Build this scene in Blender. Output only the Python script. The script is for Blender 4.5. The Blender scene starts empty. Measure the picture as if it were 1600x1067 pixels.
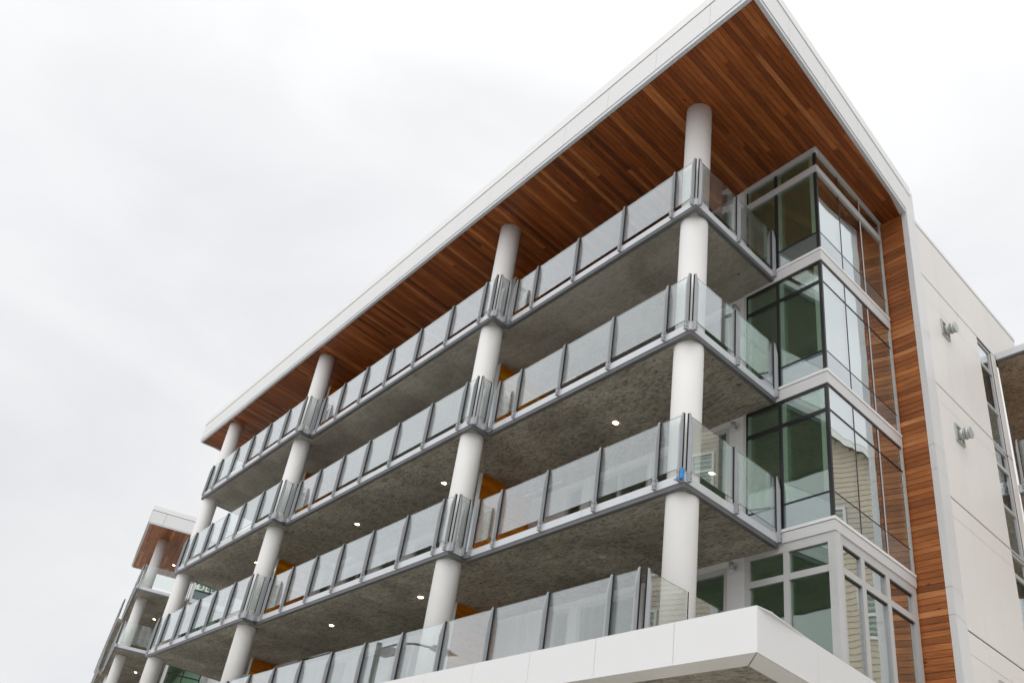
import bpy, math, random
from mathutils import Vector, Matrix
random.seed(7)
scene = bpy.context.scene
COL = scene.collection
ZG = 14.4                 # height of the top balcony datum above the pavement
SK = -0.145               # the cross walls lean 8 degrees off square in plan
H = 3.05                  # storey height
ROOFZ = 3.258             # soffit above the top balcony datum, at the roof's front edge
RFALL = .0344             # the roof falls about two degrees to the back
def SOF(y): return ROOFZ - RFALL * (y + 1.089)

# ---------------------------------------------------------------- camera
cam_d = bpy.data.cameras.new('camera')
cam = bpy.data.objects.new('camera', cam_d)
COL.objects.link(cam)
cam_d.sensor_width = 36.0
cam_d.lens = 32.27
cam_d.clip_start = 0.1
cam_d.clip_end = 4000
RX = Vector((0.59869736, 0.78837366, 0.14152189))
UP = -Vector((-0.36667357, 0.42684793, -0.82665067))
BK = -Vector((-0.71211794, 0.44302124, 0.54462851))
m = Matrix((RX, UP, BK)).transposed().to_4x4()
m.translation = Vector((9.875, -9.875, -12.831 + ZG))
cam.matrix_world = m
scene.camera = cam

# ---------------------------------------------------------------- sky, sun, exposure
SUN_EL, SUN_AZ = math.radians(42), math.radians(150)
world = bpy.data.worlds.new('World')
scene.world = world
world.use_nodes = True
wn, wl = world.node_tree.nodes, world.node_tree.links
wn.clear()
w_out = wn.new('ShaderNodeOutputWorld')
w_bg = wn.new('ShaderNodeBackground')
w_bg.inputs['Strength'].default_value = 0.1
w_sky = wn.new('ShaderNodeTexSky')
w_sky.sky_type = 'NISHITA'
w_sky.sun_disc = False
w_sky.sun_elevation = SUN_EL
w_sky.sun_rotation = SUN_AZ
w_hsv = wn.new('ShaderNodeHueSaturation')
w_hsv.inputs['Saturation'].default_value = 0.05
wl.new(w_sky.outputs['Color'], w_hsv.inputs['Color'])
w_tc = wn.new('ShaderNodeTexCoord')
w_sep = wn.new('ShaderNodeSeparateXYZ')
wl.new(w_tc.outputs['Generated'], w_sep.inputs['Vector'])
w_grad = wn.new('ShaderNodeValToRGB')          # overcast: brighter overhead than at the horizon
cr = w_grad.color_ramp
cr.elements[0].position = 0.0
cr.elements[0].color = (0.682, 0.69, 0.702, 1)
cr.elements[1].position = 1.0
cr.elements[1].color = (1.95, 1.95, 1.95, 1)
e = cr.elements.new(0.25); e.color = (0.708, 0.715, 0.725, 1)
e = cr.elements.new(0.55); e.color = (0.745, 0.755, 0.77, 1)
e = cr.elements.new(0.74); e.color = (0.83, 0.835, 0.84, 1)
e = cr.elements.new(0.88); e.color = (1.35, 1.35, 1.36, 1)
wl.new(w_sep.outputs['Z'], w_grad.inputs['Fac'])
w_map = wn.new('ShaderNodeMapping')
w_map.inputs['Scale'].default_value = (1.0, 1.0, 2.2)
wl.new(w_tc.outputs['Generated'], w_map.inputs['Vector'])
w_noise = wn.new('ShaderNodeTexNoise')
w_noise.inputs['Scale'].default_value = 2.3
w_noise.inputs['Detail'].default_value = 5
w_noise.inputs['Roughness'].default_value = 0.55
w_noise.inputs['Distortion'].default_value = 0.35
wl.new(w_map.outputs['Vector'], w_noise.inputs['Vector'])
w_cl = wn.new('ShaderNodeValToRGB')
w_cl.color_ramp.elements[0].position = 0.34
w_cl.color_ramp.elements[0].color = (0.90, 0.91, 0.922, 1)
w_cl.color_ramp.elements[1].position = 0.66
w_cl.color_ramp.elements[1].color = (1.04, 1.04, 1.04, 1)
wl.new(w_noise.outputs['Fac'], w_cl.inputs['Fac'])
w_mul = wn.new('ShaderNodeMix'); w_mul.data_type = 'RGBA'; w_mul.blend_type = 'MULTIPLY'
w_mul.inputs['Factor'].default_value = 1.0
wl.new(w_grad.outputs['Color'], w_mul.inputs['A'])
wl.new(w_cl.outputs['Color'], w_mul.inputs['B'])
w_x10 = wn.new('ShaderNodeMix'); w_x10.data_type = 'RGBA'; w_x10.blend_type = 'MULTIPLY'
w_x10.inputs['Factor'].default_value = 1.0
w_x10.inputs['B'].default_value = (10, 10, 10, 1)
w_x10.clamp_result = False
wl.new(w_mul.outputs['Result'], w_x10.inputs['A'])
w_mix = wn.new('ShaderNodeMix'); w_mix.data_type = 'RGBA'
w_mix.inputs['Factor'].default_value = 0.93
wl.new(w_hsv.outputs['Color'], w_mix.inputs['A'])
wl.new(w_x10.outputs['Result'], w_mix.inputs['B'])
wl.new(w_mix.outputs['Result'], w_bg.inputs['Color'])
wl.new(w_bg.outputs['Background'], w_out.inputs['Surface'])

sun_d = bpy.data.lights.new('sun', 'SUN')
sun_d.energy = 1.0
sun_d.angle = math.radians(75)
sun_d.color = (1.0, 0.97, 0.93)
sun = bpy.data.objects.new('sun', sun_d)
COL.objects.link(sun)
sdir = Vector((math.sin(SUN_AZ) * math.cos(SUN_EL), math.cos(SUN_AZ) * math.cos(SUN_EL), math.sin(SUN_EL)))
sun.rotation_euler = sdir.to_track_quat('Z', 'Y').to_euler()
sun.location = (0, -30, 60)

scene.view_settings.view_transform = 'Standard'
scene.view_settings.look = 'None'
scene.view_settings.exposure = 0.32
scene.view_settings.gamma = 1.0
scene.view_settings.use_curve_mapping = False
scene.render.engine = 'CYCLES'
scene.cycles.use_adaptive_sampling = False
scene.cycles.use_denoising = True
scene.cycles.denoising_prefilter = 'ACCURATE'
scene.cycles.denoising_input_passes = 'RGB_ALBEDO'
scene.cycles.max_bounces = 14
scene.cycles.transparent_max_bounces = 32
scene.cycles.glossy_bounces = 5
scene.cycles.diffuse_bounces = 5
scene.cycles.caustics_reflective = False
scene.cycles.caustics_refractive = False

# ---------------------------------------------------------------- materials
def new_mat(name):
    mt = bpy.data.materials.new(name)
    mt.use_nodes = True
    return mt, mt.node_tree.nodes, mt.node_tree.links, mt.node_tree.nodes['Principled BSDF']

def plain(name, col, rough=0.5, metal=0.0, var=0.04, bump=0.0, scale=3.0, spec=0.5):
    """painted / metal surface with faint uneven tone"""
    mt, n, l, b = new_mat(name)
    b.inputs['Roughness'].default_value = rough
    b.inputs['Metallic'].default_value = metal
    b.inputs['Specular IOR Level'].default_value = spec
    g = n.new('ShaderNodeNewGeometry')
    nz = n.new('ShaderNodeTexNoise')
    nz.inputs['Scale'].default_value = scale
    nz.inputs['Detail'].default_value = 6
    l.new(g.outputs['Position'], nz.inputs['Vector'])
    r = n.new('ShaderNodeValToRGB')
    r.color_ramp.elements[0].position = 0.3
    r.color_ramp.elements[1].position = 0.7
    r.color_ramp.elements[0].color = tuple(c * (1 - var) for c in col) + (1,)
    r.color_ramp.elements[1].color = tuple(min(1, c * (1 + var)) for c in col) + (1,)
    l.new(nz.outputs['Fac'], r.inputs['Fac'])
    oi = n.new('ShaderNodeObjectInfo')
    mr = n.new('ShaderNodeMapRange')
    mr.inputs['To Min'].default_value = 1 - var * .5
    mr.inputs['To Max'].default_value = 1 + var * .5
    l.new(oi.outputs['Random'], mr.inputs['Value'])
    mx = n.new('ShaderNodeMix'); mx.data_type = 'RGBA'; mx.blend_type = 'MULTIPLY'
    mx.inputs['Factor'].default_value = 1
    l.new(r.outputs['Color'], mx.inputs['A'])
    l.new(mr.outputs['Result'], mx.inputs['B'])
    l.new(mx.outputs['Result'], b.inputs['Base Color'])
    if bump:
        n2 = n.new('ShaderNodeTexNoise')
        n2.inputs['Scale'].default_value = scale * 14
        n2.inputs['Detail'].default_value = 4
        l.new(g.outputs['Position'], n2.inputs['Vector'])
        bp = n.new('ShaderNodeBump')
        bp.inputs['Strength'].default_value = bump
        bp.inputs['Distance'].default_value = 0.004
        l.new(n2.outputs['Fac'], bp.inputs['Height'])
        l.new(bp.outputs['Normal'], b.inputs['Normal'])
    return mt

def cedar(name, axis, tint=1.0, dark=1.0, warm=(1, 1, 1), calm=0.0):
    """clear finished cedar; axis = grain direction (0 x, 1 y); every board its own tone"""
    mt, n, l, b = new_mat(name)
    g = n.new('ShaderNodeNewGeometry')
    oi = n.new('ShaderNodeObjectInfo')
    ad = n.new('ShaderNodeMath'); ad.operation = 'ADD'
    l.new(g.outputs['Random Per Island'], ad.inputs[0])
    l.new(oi.outputs['Random'], ad.inputs[1])
    fr = n.new('ShaderNodeMath'); fr.operation = 'FRACT'
    l.new(ad.outputs[0], fr.inputs[0])
    ramp = n.new('ShaderNodeValToRGB')
    stops = [(0.0, (.085, .025, .0085)), (.10, (.150, .045, .0145)), (.32, (.205, .063, .020)),
             (.66, (.245, .079, .0255)), (.88, (.305, .108, .036)), (1.0, (.40, .165, .065))]
    mid = (.245, .079, .0255)
    def tone(c): return tuple(min(.8, (a * (1 - calm) + b_ * calm) * dark * w_) for a, b_, w_ in zip(c, mid, warm))
    cr = ramp.color_ramp
    cr.elements[0].position = 0; cr.elements[0].color = tone(stops[0][1]) + (1,)
    cr.elements[1].position = 1; cr.elements[1].color = tone(stops[-1][1]) + (1,)
    for p, c in stops[1:-1]:
        cr.elements.new(p).color = tone(c) + (1,)
    l.new(fr.outputs[0], ramp.inputs['Fac'])
    off = n.new('ShaderNodeMath'); off.operation = 'MULTIPLY'
    off.inputs[1].default_value = 57.0
    l.new(fr.outputs[0], off.inputs[0])
    va = n.new('ShaderNodeVectorMath'); va.operation = 'ADD'
    l.new(g.outputs['Position'], va.inputs[0])
    l.new(off.outputs[0], va.inputs[1])
    mp = n.new('ShaderNodeMapping')
    sc = [26, 26, 26]; sc[axis] = 1.1
    mp.inputs['Scale'].default_value = sc
    if axis == 1:
        mp.inputs['Rotation'].default_value = (0, 0, math.radians(-8.25))
    l.new(va.outputs[0], mp.inputs['Vector'])
    nz = n.new('ShaderNodeTexNoise')
    nz.inputs['Scale'].default_value = 1.6
    nz.inputs['Detail'].default_value = 7
    nz.inputs['Roughness'].default_value = 0.62
    nz.inputs['Distortion'].default_value = 0.7
    l.new(mp.outputs['Vector'], nz.inputs['Vector'])
    gr = n.new('ShaderNodeMapRange')
    gr.inputs['From Min'].default_value = .3; gr.inputs['From Max'].default_value = .72
    gr.inputs['To Min'].default_value = .62; gr.inputs['To Max'].default_value = 1.22
    l.new(nz.outputs['Fac'], gr.inputs['Value'])
    mp2 = n.new('ShaderNodeMapping')
    sc2 = [5, 5, 5]; sc2[axis] = .9
    mp2.inputs['Scale'].default_value = sc2
    l.new(va.outputs[0], mp2.inputs['Vector'])
    nz2 = n.new('ShaderNodeTexNoise'); nz2.inputs['Scale'].default_value = 1.0; nz2.inputs['Detail'].default_value = 3
    l.new(mp2.outputs['Vector'], nz2.inputs['Vector'])
    gr2 = n.new('ShaderNodeMapRange')
    gr2.inputs['From Min'].default_value = .3; gr2.inputs['From Max'].default_value = .7
    gr2.inputs['To Min'].default_value = .78; gr2.inputs['To Max'].default_value = 1.18
    l.new(nz2.outputs['Fac'], gr2.inputs['Value'])
    mu = n.new('ShaderNodeMath'); mu.operation = 'MULTIPLY'
    l.new(gr.outputs['Result'], mu.inputs[0]); l.new(gr2.outputs['Result'], mu.inputs[1])
    # a few dark knots
    mp3 = n.new('ShaderNodeMapping')
    sc3 = [3.2, 3.2, 3.2]; sc3[axis] = 1.5
    mp3.inputs['Scale'].default_value = sc3
    l.new(va.outputs[0], mp3.inputs['Vector'])
    vo = n.new('ShaderNodeTexVoronoi'); vo.inputs['Scale'].default_value = 1.0
    l.new(mp3.outputs['Vector'], vo.inputs['Vector'])
    kn = n.new('ShaderNodeMapRange')
    kn.inputs['From Min'].default_value = .04; kn.inputs['From Max'].default_value = .10
    kn.inputs['To Min'].default_value = .35; kn.inputs['To Max'].default_value = 1.0
    l.new(vo.outputs['Distance'], kn.inputs['Value'])
    mu2 = n.new('ShaderNodeMath'); mu2.operation = 'MULTIPLY'
    l.new(mu.outputs[0], mu2.inputs[0]); l.new(kn.outputs['Result'], mu2.inputs[1])
    mx = n.new('ShaderNodeMix'); mx.data_type = 'RGBA'; mx.blend_type = 'MULTIPLY'
    mx.inputs['Factor'].default_value = 1
    l.new(ramp.outputs['Color'], mx.inputs['A'])
    l.new(mu2.outputs[0], mx.inputs['B'])
    hs = n.new('ShaderNodeHueSaturation')
    hs.inputs['Saturation'].default_value = tint
    l.new(mx.outputs['Result'], hs.inputs['Color'])
    l.new(hs.outputs['Color'], b.inputs['Base Color'])
    b.inputs['Roughness'].default_value = 0.46
    b.inputs['Specular IOR Level'].default_value = 0.35
    bp = n.new('ShaderNodeBump')
    bp.inputs['Strength'].default_value = 0.25
    bp.inputs['Distance'].default_value = 0.003
    l.new(nz.outputs['Fac'], bp.inputs['Height'])
    l.new(bp.outputs['Normal'], b.inputs['Normal'])
    return mt

def concrete(name, flake=1.0, warm=1.0):
    """slab underside poured on plywood: sheet tones and seams, blotches, trowelled flakes"""
    mt, n, l, b = new_mat(name)
    g = n.new('ShaderNodeNewGeometry')
    big = n.new('ShaderNodeTexNoise'); big.inputs['Scale'].default_value = .6; big.inputs['Detail'].default_value = 6
    big.inputs['Distortion'].default_value = .6
    l.new(g.outputs['Position'], big.inputs['Vector'])
    mp = n.new('ShaderNodeMapping')
    mp.inputs['Scale'].default_value = (5.0, 12.0, 8.0)
    mp.inputs['Rotation'].default_value = (0, 0, math.radians(38))
    l.new(g.outputs['Position'], mp.inputs['Vector'])
    fl = n.new('ShaderNodeTexNoise'); fl.inputs['Scale'].default_value = 1.0; fl.inputs['Detail'].default_value = 7
    fl.inputs['Roughness'].default_value = .58; fl.inputs['Distortion'].default_value = 1.6
    l.new(mp.outputs['Vector'], fl.inputs['Vector'])
    fine = n.new('ShaderNodeTexNoise'); fine.inputs['Scale'].default_value = 38; fine.inputs['Detail'].default_value = 5
    l.new(g.outputs['Position'], fine.inputs['Vector'])
    def ramp(src, p0, p1, c0, c1):
        r = n.new('ShaderNodeValToRGB')
        r.color_ramp.elements[0].position = p0; r.color_ramp.elements[0].color = (*c0, 1)
        r.color_ramp.elements[1].position = p1; r.color_ramp.elements[1].color = (*c1, 1)
        l.new(src, r.inputs['Fac']); return r.outputs['Color']
    def mul(a, c):
        x = n.new('ShaderNodeMix'); x.data_type = 'RGBA'; x.blend_type = 'MULTIPLY'; x.inputs['Factor'].default_value = 1
        l.new(a, x.inputs['A']); l.new(c, x.inputs['B']); return x.outputs['Result']
    base = (.355, .355 * (1 - .065 * warm), .355 * (1 - .20 * warm))
    lo, hi = 1 - .52 * flake, 1 + .22 * flake
    col = ramp(fl.outputs['Fac'], .36, .58, tuple(c * lo for c in base), tuple(c * hi for c in base))
    col = mul(col, ramp(big.outputs['Fac'], .32, .70, (.74, .715, .68), (1.22, 1.22, 1.20)))
    col = mul(col, ramp(fine.outputs['Fac'], .25, .75, (.84, .84, .84), (1.14, 1.14, 1.14)))
    bt = n.new('ShaderNodeTexBrick'); bt.offset = .5
    bt.inputs['Color1'].default_value = (.93, .925, .915, 1); bt.inputs['Color2'].default_value = (1.06, 1.06, 1.06, 1)
    bt.inputs['Mortar'].default_value = (.66, .64, .61, 1)
    bt.inputs['Scale'].default_value = 1.0; bt.inputs['Mortar Size'].default_value = .008
    bt.inputs['Mortar Smooth'].default_value = .6
    bt.inputs['Brick Width'].default_value = 2.44; bt.inputs['Row Height'].default_value = 1.22
    m2 = n.new('ShaderNodeMapping'); m2.inputs['Location'].default_value = (.4, .25, 0)
    l.new(g.outputs['Position'], m2.inputs['Vector']); l.new(m2.outputs['Vector'], bt.inputs['Vector'])
    col = mul(col, bt.outputs['Color'])
    vo = n.new('ShaderNodeTexVoronoi'); vo.inputs['Scale'].default_value = 1.35      # blow holes
    l.new(g.outputs['Position'], vo.inputs['Vector'])
    col = mul(col, ramp(vo.outputs['Distance'], .035, .06, (.45, .43, .40), (1, 1, 1)))
    l.new(col, b.inputs['Base Color'])
    b.inputs['Roughness'].default_value = .85
    bp = n.new('ShaderNodeBump'); bp.inputs['Strength'].default_value = .5 * flake; bp.inputs['Distance'].default_value = .02
    l.new(fl.outputs['Fac'], bp.inputs['Height'])
    l.new(bp.outputs['Normal'], b.inputs['Normal'])
    return mt

def glass(name, f0, tint, wave=0.0, tilt=0.0, haze=0.0, wscale=2.2, power=5, base=None):
    """pane: clear pass-through plus mirror reflection that rises towards grazing (Schlick)"""
    mt, n, l, b = new_mat(name)
    n.remove(b)
    out = n['Material Output']
    g = n.new('ShaderNodeNewGeometry')
    dt = n.new('ShaderNodeVectorMath'); dt.operation = 'DOT_PRODUCT'
    l.new(g.outputs['Incoming'], dt.inputs[0]); l.new(g.outputs['Normal'], dt.inputs[1])
    ab = n.new('ShaderNodeMath'); ab.operation = 'ABSOLUTE'; l.new(dt.outputs['Value'], ab.inputs[0])
    om = n.new('ShaderNodeMath'); om.operation = 'SUBTRACT'; om.inputs[0].default_value = 1; l.new(ab.outputs[0], om.inputs[1])
    pw = n.new('ShaderNodeMath'); pw.operation = 'POWER'; pw.inputs[1].default_value = power; l.new(om.outputs[0], pw.inputs[0])
    mr = n.new('ShaderNodeMapRange'); mr.inputs['To Min'].default_value = f0; mr.inputs['To Max'].default_value = 1
    l.new(pw.outputs[0], mr.inputs['Value'])
    if base:
        tr = n.new('ShaderNodeBsdfDiffuse'); tr.inputs['Color'].default_value = (*base, 1)
    else:
        tr = n.new('ShaderNodeBsdfTransparent'); tr.inputs['Color'].default_value = (*tint, 1)
    gl = n.new('ShaderNodeBsdfGlossy'); gl.inputs['Roughness'].default_value = 0.0
    gl.inputs['Color'].default_value = (.95, .98, 1.0, 1)
    if wave or tilt:
        nz = n.new('ShaderNodeTexNoise'); nz.inputs['Scale'].default_value = wscale; nz.inputs['Detail'].default_value = 1.5
        oi = n.new('ShaderNodeObjectInfo')
        va = n.new('ShaderNodeVectorMath'); va.operation = 'ADD'
        ml = n.new('ShaderNodeMath'); ml.operation = 'MULTIPLY'; ml.inputs[1].default_value = 40
        l.new(oi.outputs['Random'], ml.inputs[0])
        l.new(g.outputs['Position'], va.inputs[0]); l.new(ml.outputs[0], va.inputs[1])
        l.new(va.outputs[0], nz.inputs['Vector'])
        sb = n.new('ShaderNodeVectorMath'); sb.operation = 'SUBTRACT'; sb.inputs[1].default_value = (.5, .5, .5)
        l.new(nz.outputs['Color'], sb.inputs[0])
        s2 = n.new('ShaderNodeVectorMath'); s2.operation = 'SCALE'; s2.inputs['Scale'].default_value = wave
        l.new(sb.outputs[0], s2.inputs[0])
        a2 = n.new('ShaderNodeVectorMath'); a2.operation = 'ADD'
        l.new(g.outputs['Normal'], a2.inputs[0]); l.new(s2.outputs[0], a2.inputs[1])
        nn = n.new('ShaderNodeVectorMath'); nn.operation = 'NORMALIZE'; l.new(a2.outputs[0], nn.inputs[0])
        l.new(nn.outputs[0], gl.inputs['Normal'])
    ms = n.new('ShaderNodeMixShader')
    l.new(mr.outputs['Result'], ms.inputs['Fac']); l.new(tr.outputs[0], ms.inputs[1]); l.new(gl.outputs[0], ms.inputs[2])
    last = ms
    if haze:                                    # film of dust and drip streaks on the outside
        df = n.new('ShaderNodeBsdfDiffuse'); df.inputs['Color'].default_value = (.80, .82, .83, 1)
        mp = n.new('ShaderNodeMapping'); mp.inputs['Scale'].default_value = (6, 6, .3)
        l.new(g.outputs['Position'], mp.inputs['Vector'])
        n3 = n.new('ShaderNodeTexNoise'); n3.inputs['Scale'].default_value = 1.4; n3.inputs['Detail'].default_value = 3
        l.new(mp.outputs['Vector'], n3.inputs['Vector'])
        m3 = n.new('ShaderNodeMapRange'); m3.inputs['From Min'].default_value = .3; m3.inputs['From Max'].default_value = .75
        m3.inputs['To Min'].default_value = haze * .35; m3.inputs['To Max'].default_value = haze * 1.8
        l.new(n3.outputs['Fac'], m3.inputs['Value'])
        m4 = n.new('ShaderNodeMixShader')
        l.new(m3.outputs['Result'], m4.inputs['Fac']); l.new(ms.outputs[0], m4.inputs[1]); l.new(df.outputs[0], m4.inputs[2])
        last = m4
    l.new(last.outputs[0], out.inputs['Surface'])
    return mt

def emit(name, col, s):
    mt, n, l, b = new_mat(name)
    b.inputs['Base Color'].default_value = (*col, 1)
    b.inputs['Emission Color'].default_value = (*col, 1)
    b.inputs['Emission Strength'].default_value = s
    return mt

M = dict(
    column=plain('painted_concrete_column', (.735, .728, .717), .6, var=.02, bump=.15, scale=1.2),
    white=plain('white_metal_panel', (.735, .735, .742), .38, var=.006, scale=.8),
    wall=plain('warm_white_panel', (.80, .775, .752), .45, var=.02, scale=.6),
    backwall=plain('pale_wall_panel', (.70, .70, .71), .5, var=.03),
    cap=plain('white_cap_metal', (.80, .80, .80), .35, var=.006),
    alu=plain('light_aluminium', (.63, .65, .68), .36, .3, var=.03, scale=2),
    post=plain('grey_powdercoat', (.37, .38, .40), .42, .25, var=.05, scale=4),
    edge=plain('dark_grey_metal', (.135, .138, .145), .5, .2, var=.08, scale=3),
    joint=plain('dark_joint', (.035, .035, .037), .7, var=.05),
    gasket=plain('black_rubber', (.018, .018, .02), .6, var=.05),
    frame=plain('grey_window_frame', (.54, .545, .55), .4, .15, var=.03),
    band=plain('pale_grey_band', (.64, .635, .64), .42, .1, var=.02),
    blackframe=plain('black_window_frame', (.017, .018, .019), .35, var=.05),
    bolt=plain('bolt_steel', (.20, .20, .205), .35, .8, var=.05),
    concrete=concrete('slab_concrete', 1.0, 1.0),
    concrete_smooth=concrete('smooth_slab_concrete', .42, .72),
    soffit=cedar('cedar_soffit', 1, 1.06, 1.06, (1.04, .98, 1.0), .06),
    planks=cedar('cedar_wall_boards', 0, 1.02, 1.75, (1, 1.08, 1.15), .28),
    fin=cedar('cedar_partition_boards', 1, 1.12, 3.1, (1, 1.08, .6), .35),  # cedar colour lightened and warmed to stand in for downlight glow on the partitions
    rail=glass('railing_glass', .07, (.955, .985, .975), wave=.0008, haze=.034, power=2.0),
    glassedge=plain('green_glass_edge', (.06, .13, .11), .12, var=.02, spec=.7),
    window=glass('window_glass', .07, (.66, .83, .70), wave=.014, wscale=1.6, power=1.5),
    window_bright=glass('bright_window_glass', .20, (.66, .82, .71), wave=.018, wscale=1.5, power=1.1),  # same window glass, reflection raised so the right-facing panes look brighter
    spandrel=glass('spandrel_glass', .07, None, wave=.012, wscale=1.6, power=1.3, base=(.115, .165, .17)),
    room=plain('room_paint', (.62, .63, .60), .8, var=.02),
    roomfloor=plain('room_floor', (.30, .26, .21), .6, var=.05),
    blind=plain('pale_blind', (.70, .72, .70), .8, var=.04),
    lens=emit('lamp_lens', (1.0, .80, .55), 30.0),
    lensoff=plain('lamp_lens_off', (.55, .55, .54), .4, var=.02),
    ring=plain('lamp_ring', (.42, .40, .37), .5, var=.03),
    tape=plain('blue_tape', (.03, .22, .52), .6, var=.25, scale=30),
    vent=plain('galvanised_vent', (.47, .49, .48), .42, .5, var=.10, scale=9),
    sign=plain('sign_white', (.85, .85, .85), .5, var=.01),
    siding=plain('beige_siding', (.50, .43, .34), .6, var=.05, scale=1.5),
    trimw=plain('white_house_trim', (.72, .72, .70), .5, var=.02),
    shingle=plain('roof_shingle', (.075, .07, .068), .9, var=.35, scale=6),
    asphalt=plain('asphalt', (.075, .075, .076), .9, var=.18, bump=.5, scale=2),
    pave=plain('pavement_concrete', (.46, .45, .425), .85, var=.10, bump=.3, scale=1.4),
    dirt=plain('pale_gravel_ground', (.40, .385, .35), .95, var=.22, bump=.4, scale=.4),
    paint=plain('road_paint', (.78, .78, .75), .7, var=.08, scale=5),
    lamppole=plain('green_pole', (.05, .075, .06), .5, var=.05),
    lamphead=plain('grey_lamp_head', (.30, .31, .31), .5, var=.04),
)

# ---------------------------------------------------------------- mesh helpers
class MB:
    def __init__(s):
        s.v, s.f, s.mi = [], [], []
    def add(s, vs, fs, mi=0):
        o = len(s.v)
        s.v += [tuple(x) for x in vs]
        for q in fs:
            s.f.append([i + o for i in q]); s.mi.append(mi)
        return s
    def prism(s, poly, z0, z1, mi=0, side=None):
        """extrude a plan polygon between two heights"""
        a = sum(poly[i][0] * poly[(i + 1) % len(poly)][1] - poly[(i + 1) % len(poly)][0] * poly[i][1] for i in range(len(poly)))
        if a < 0: poly = poly[::-1]
        k = len(poly)
        vs = [(x, y, z0) for x, y in poly] + [(x, y, z1) for x, y in poly]
        s.add(vs, [list(range(k))[::-1], list(range(k, 2 * k))], mi if side is None else side)
        o = len(s.v) - 2 * k
        for i in range(k):
            j = (i + 1) % k
            s.f.append([o + i, o + j, o + k + j, o + k + i]); s.mi.append(mi)
        return s
    def box(s, x0, x1, y0, y1, z0, z1, mi=0):
        return s.prism([(x0, y0), (x1, y0), (x1, y1), (x0, y1)], z0, z1, mi)
    def ub(s, u0, u1, y0, y1, z0, z1, mi=0):
        """box skewed along the cross-wall direction: u measured at y = 0"""
        return s.prism([(u0 + SK * y0, y0), (u1 + SK * y0, y0), (u1 + SK * y1, y1), (u0 + SK * y1, y1)], z0, z1, mi)
    def extr(s, pts, d, mi=0):
        """extrude a 3-D polygon along vector d"""
        k = len(pts)
        p = [Vector(q) for q in pts]; d = Vector(d)
        nrm = Vector((0, 0, 0))
        for i in range(k): nrm += p[i].cross(p[(i + 1) % k])
        if nrm.dot(d) > 0: p = p[::-1]
        s.add([tuple(q) for q in p] + [tuple(q + d) for q in p], [list(range(k)), list(range(k, 2 * k))[::-1]], mi)
        o = len(s.v) - 2 * k
        for i in range(k):
            j = (i + 1) % k
            s.f.append([o + j, o + i, o + k + i, o + k + j]); s.mi.append(mi)
        return s
    def cyl(s, c, r, z0, z1, n=48, mi=0, r1=None):
        r1 = r if r1 is None else r1
        vs = [(c[0] + r * math.cos(2 * math.pi * i / n), c[1] + r * math.sin(2 * math.pi * i / n), z0) for i in range(n)]
        vs += [(c[0] + r1 * math.cos(2 * math.pi * i / n), c[1] + r1 * math.sin(2 * math.pi * i / n), z1) for i in range(n)]
        fs = [[i, (i + 1) % n, n + (i + 1) % n, n + i] for i in range(n)] + [list(range(n))[::-1], list(range(n, 2 * n))]
        return s.add(vs, fs, mi)
    def tube(s, p, q, r, n=14, mi=0, r1=None):
        p, q = Vector(p), Vector(q); d = (q - p).normalized()
        a = d.orthogonal().normalized(); b = d.cross(a); r1 = r if r1 is None else r1
        vs = [tuple(p + (a * math.cos(2 * math.pi * i / n) + b * math.sin(2 * math.pi * i / n)) * r) for i in range(n)]
        vs += [tuple(q + (a * math.cos(2 * math.pi * i / n) + b * math.sin(2 * math.pi * i / n)) * r1) for i in range(n)]
        return s.add(vs, [[i, (i + 1) % n, n + (i + 1) % n, n + i] for i in range(n)] + [list(range(n))[::-1], list(range(n, 2 * n))], mi)
    def data(s, name, mats, smooth=None):
        me = bpy.data.meshes.new(name)
        me.from_pydata(s.v, [], s.f)
        for mm in (mats if isinstance(mats, (list, tuple)) else [mats]): me.materials.append(M[mm])
        me.polygons.foreach_set('material_index', s.mi)
        me.update()
        if smooth:
            for p in me.polygons: p.use_smooth = len(p.vertices) == 4
        return me

def link(name, data, parent=None, loc=(0, 0, 0), rz=0.0, scale=None):
    o = bpy.data.objects.new(name, data)
    COL.objects.link(o)
    o.location = loc
    o.rotation_euler = (0, 0, rz)
    if scale: o.scale = scale
    if parent: o.parent = parent
    return o

def obj(name, mb, mats, parent=None, loc=(0, 0, 0), smooth=None):
    return link(name, mb.data(name, mats, smooth), parent, loc)

def tag(o, label, cat, group=None):
    o['label'] = label; o['category'] = cat
    if group: o['group'] = group
    return o

def structure(o):
    o['kind'] = 'structure'; return o

SIDE_ROT = math.atan2(0.145, 1.0)

# ================================================================ ground
g = MB(); g.box(-400, 400, -400, 400, -.25, 0)
structure(obj('ground', g, 'dirt'))
g = MB(); g.box(-120, 120, -28.5, -20.5, 0.004, 0.010)
structure(obj('road', g, 'asphalt'))
for k in range(40):
    g = MB(); g.box(-60 + k * 3, -58.4 + k * 3, -24.57, -24.43, .010, .014)
    o = obj('lane_marking', g, 'paint'); structure(o)
for y0, y1 in ((-20.5, -2.4), (-33, -28.5)):
    g = MB()
    n = 0
    x = -60
    while x < 30:
        g.box(x, x + 1.48, y0 + (.16 if y0 > -21 else 0), y1 - (0 if y0 > -21 else .16), 0.0, .13); x += 1.5
    structure(obj('pavement', g, 'pave'))
    g = MB(); yk = y0 if y0 > -21 else y1 - .15
    g.box(-60, 30, yk, yk + .15, 0, .125)
    structure(obj('kerb', g, 'pave'))

# ================================================================ main building
B = link('apartment_building', None, None, (0, 0, 0))
tag(B, 'white modern apartment building with glass balconies, round columns and cedar roof soffit', 'building')
Z0 = ZG

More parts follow.
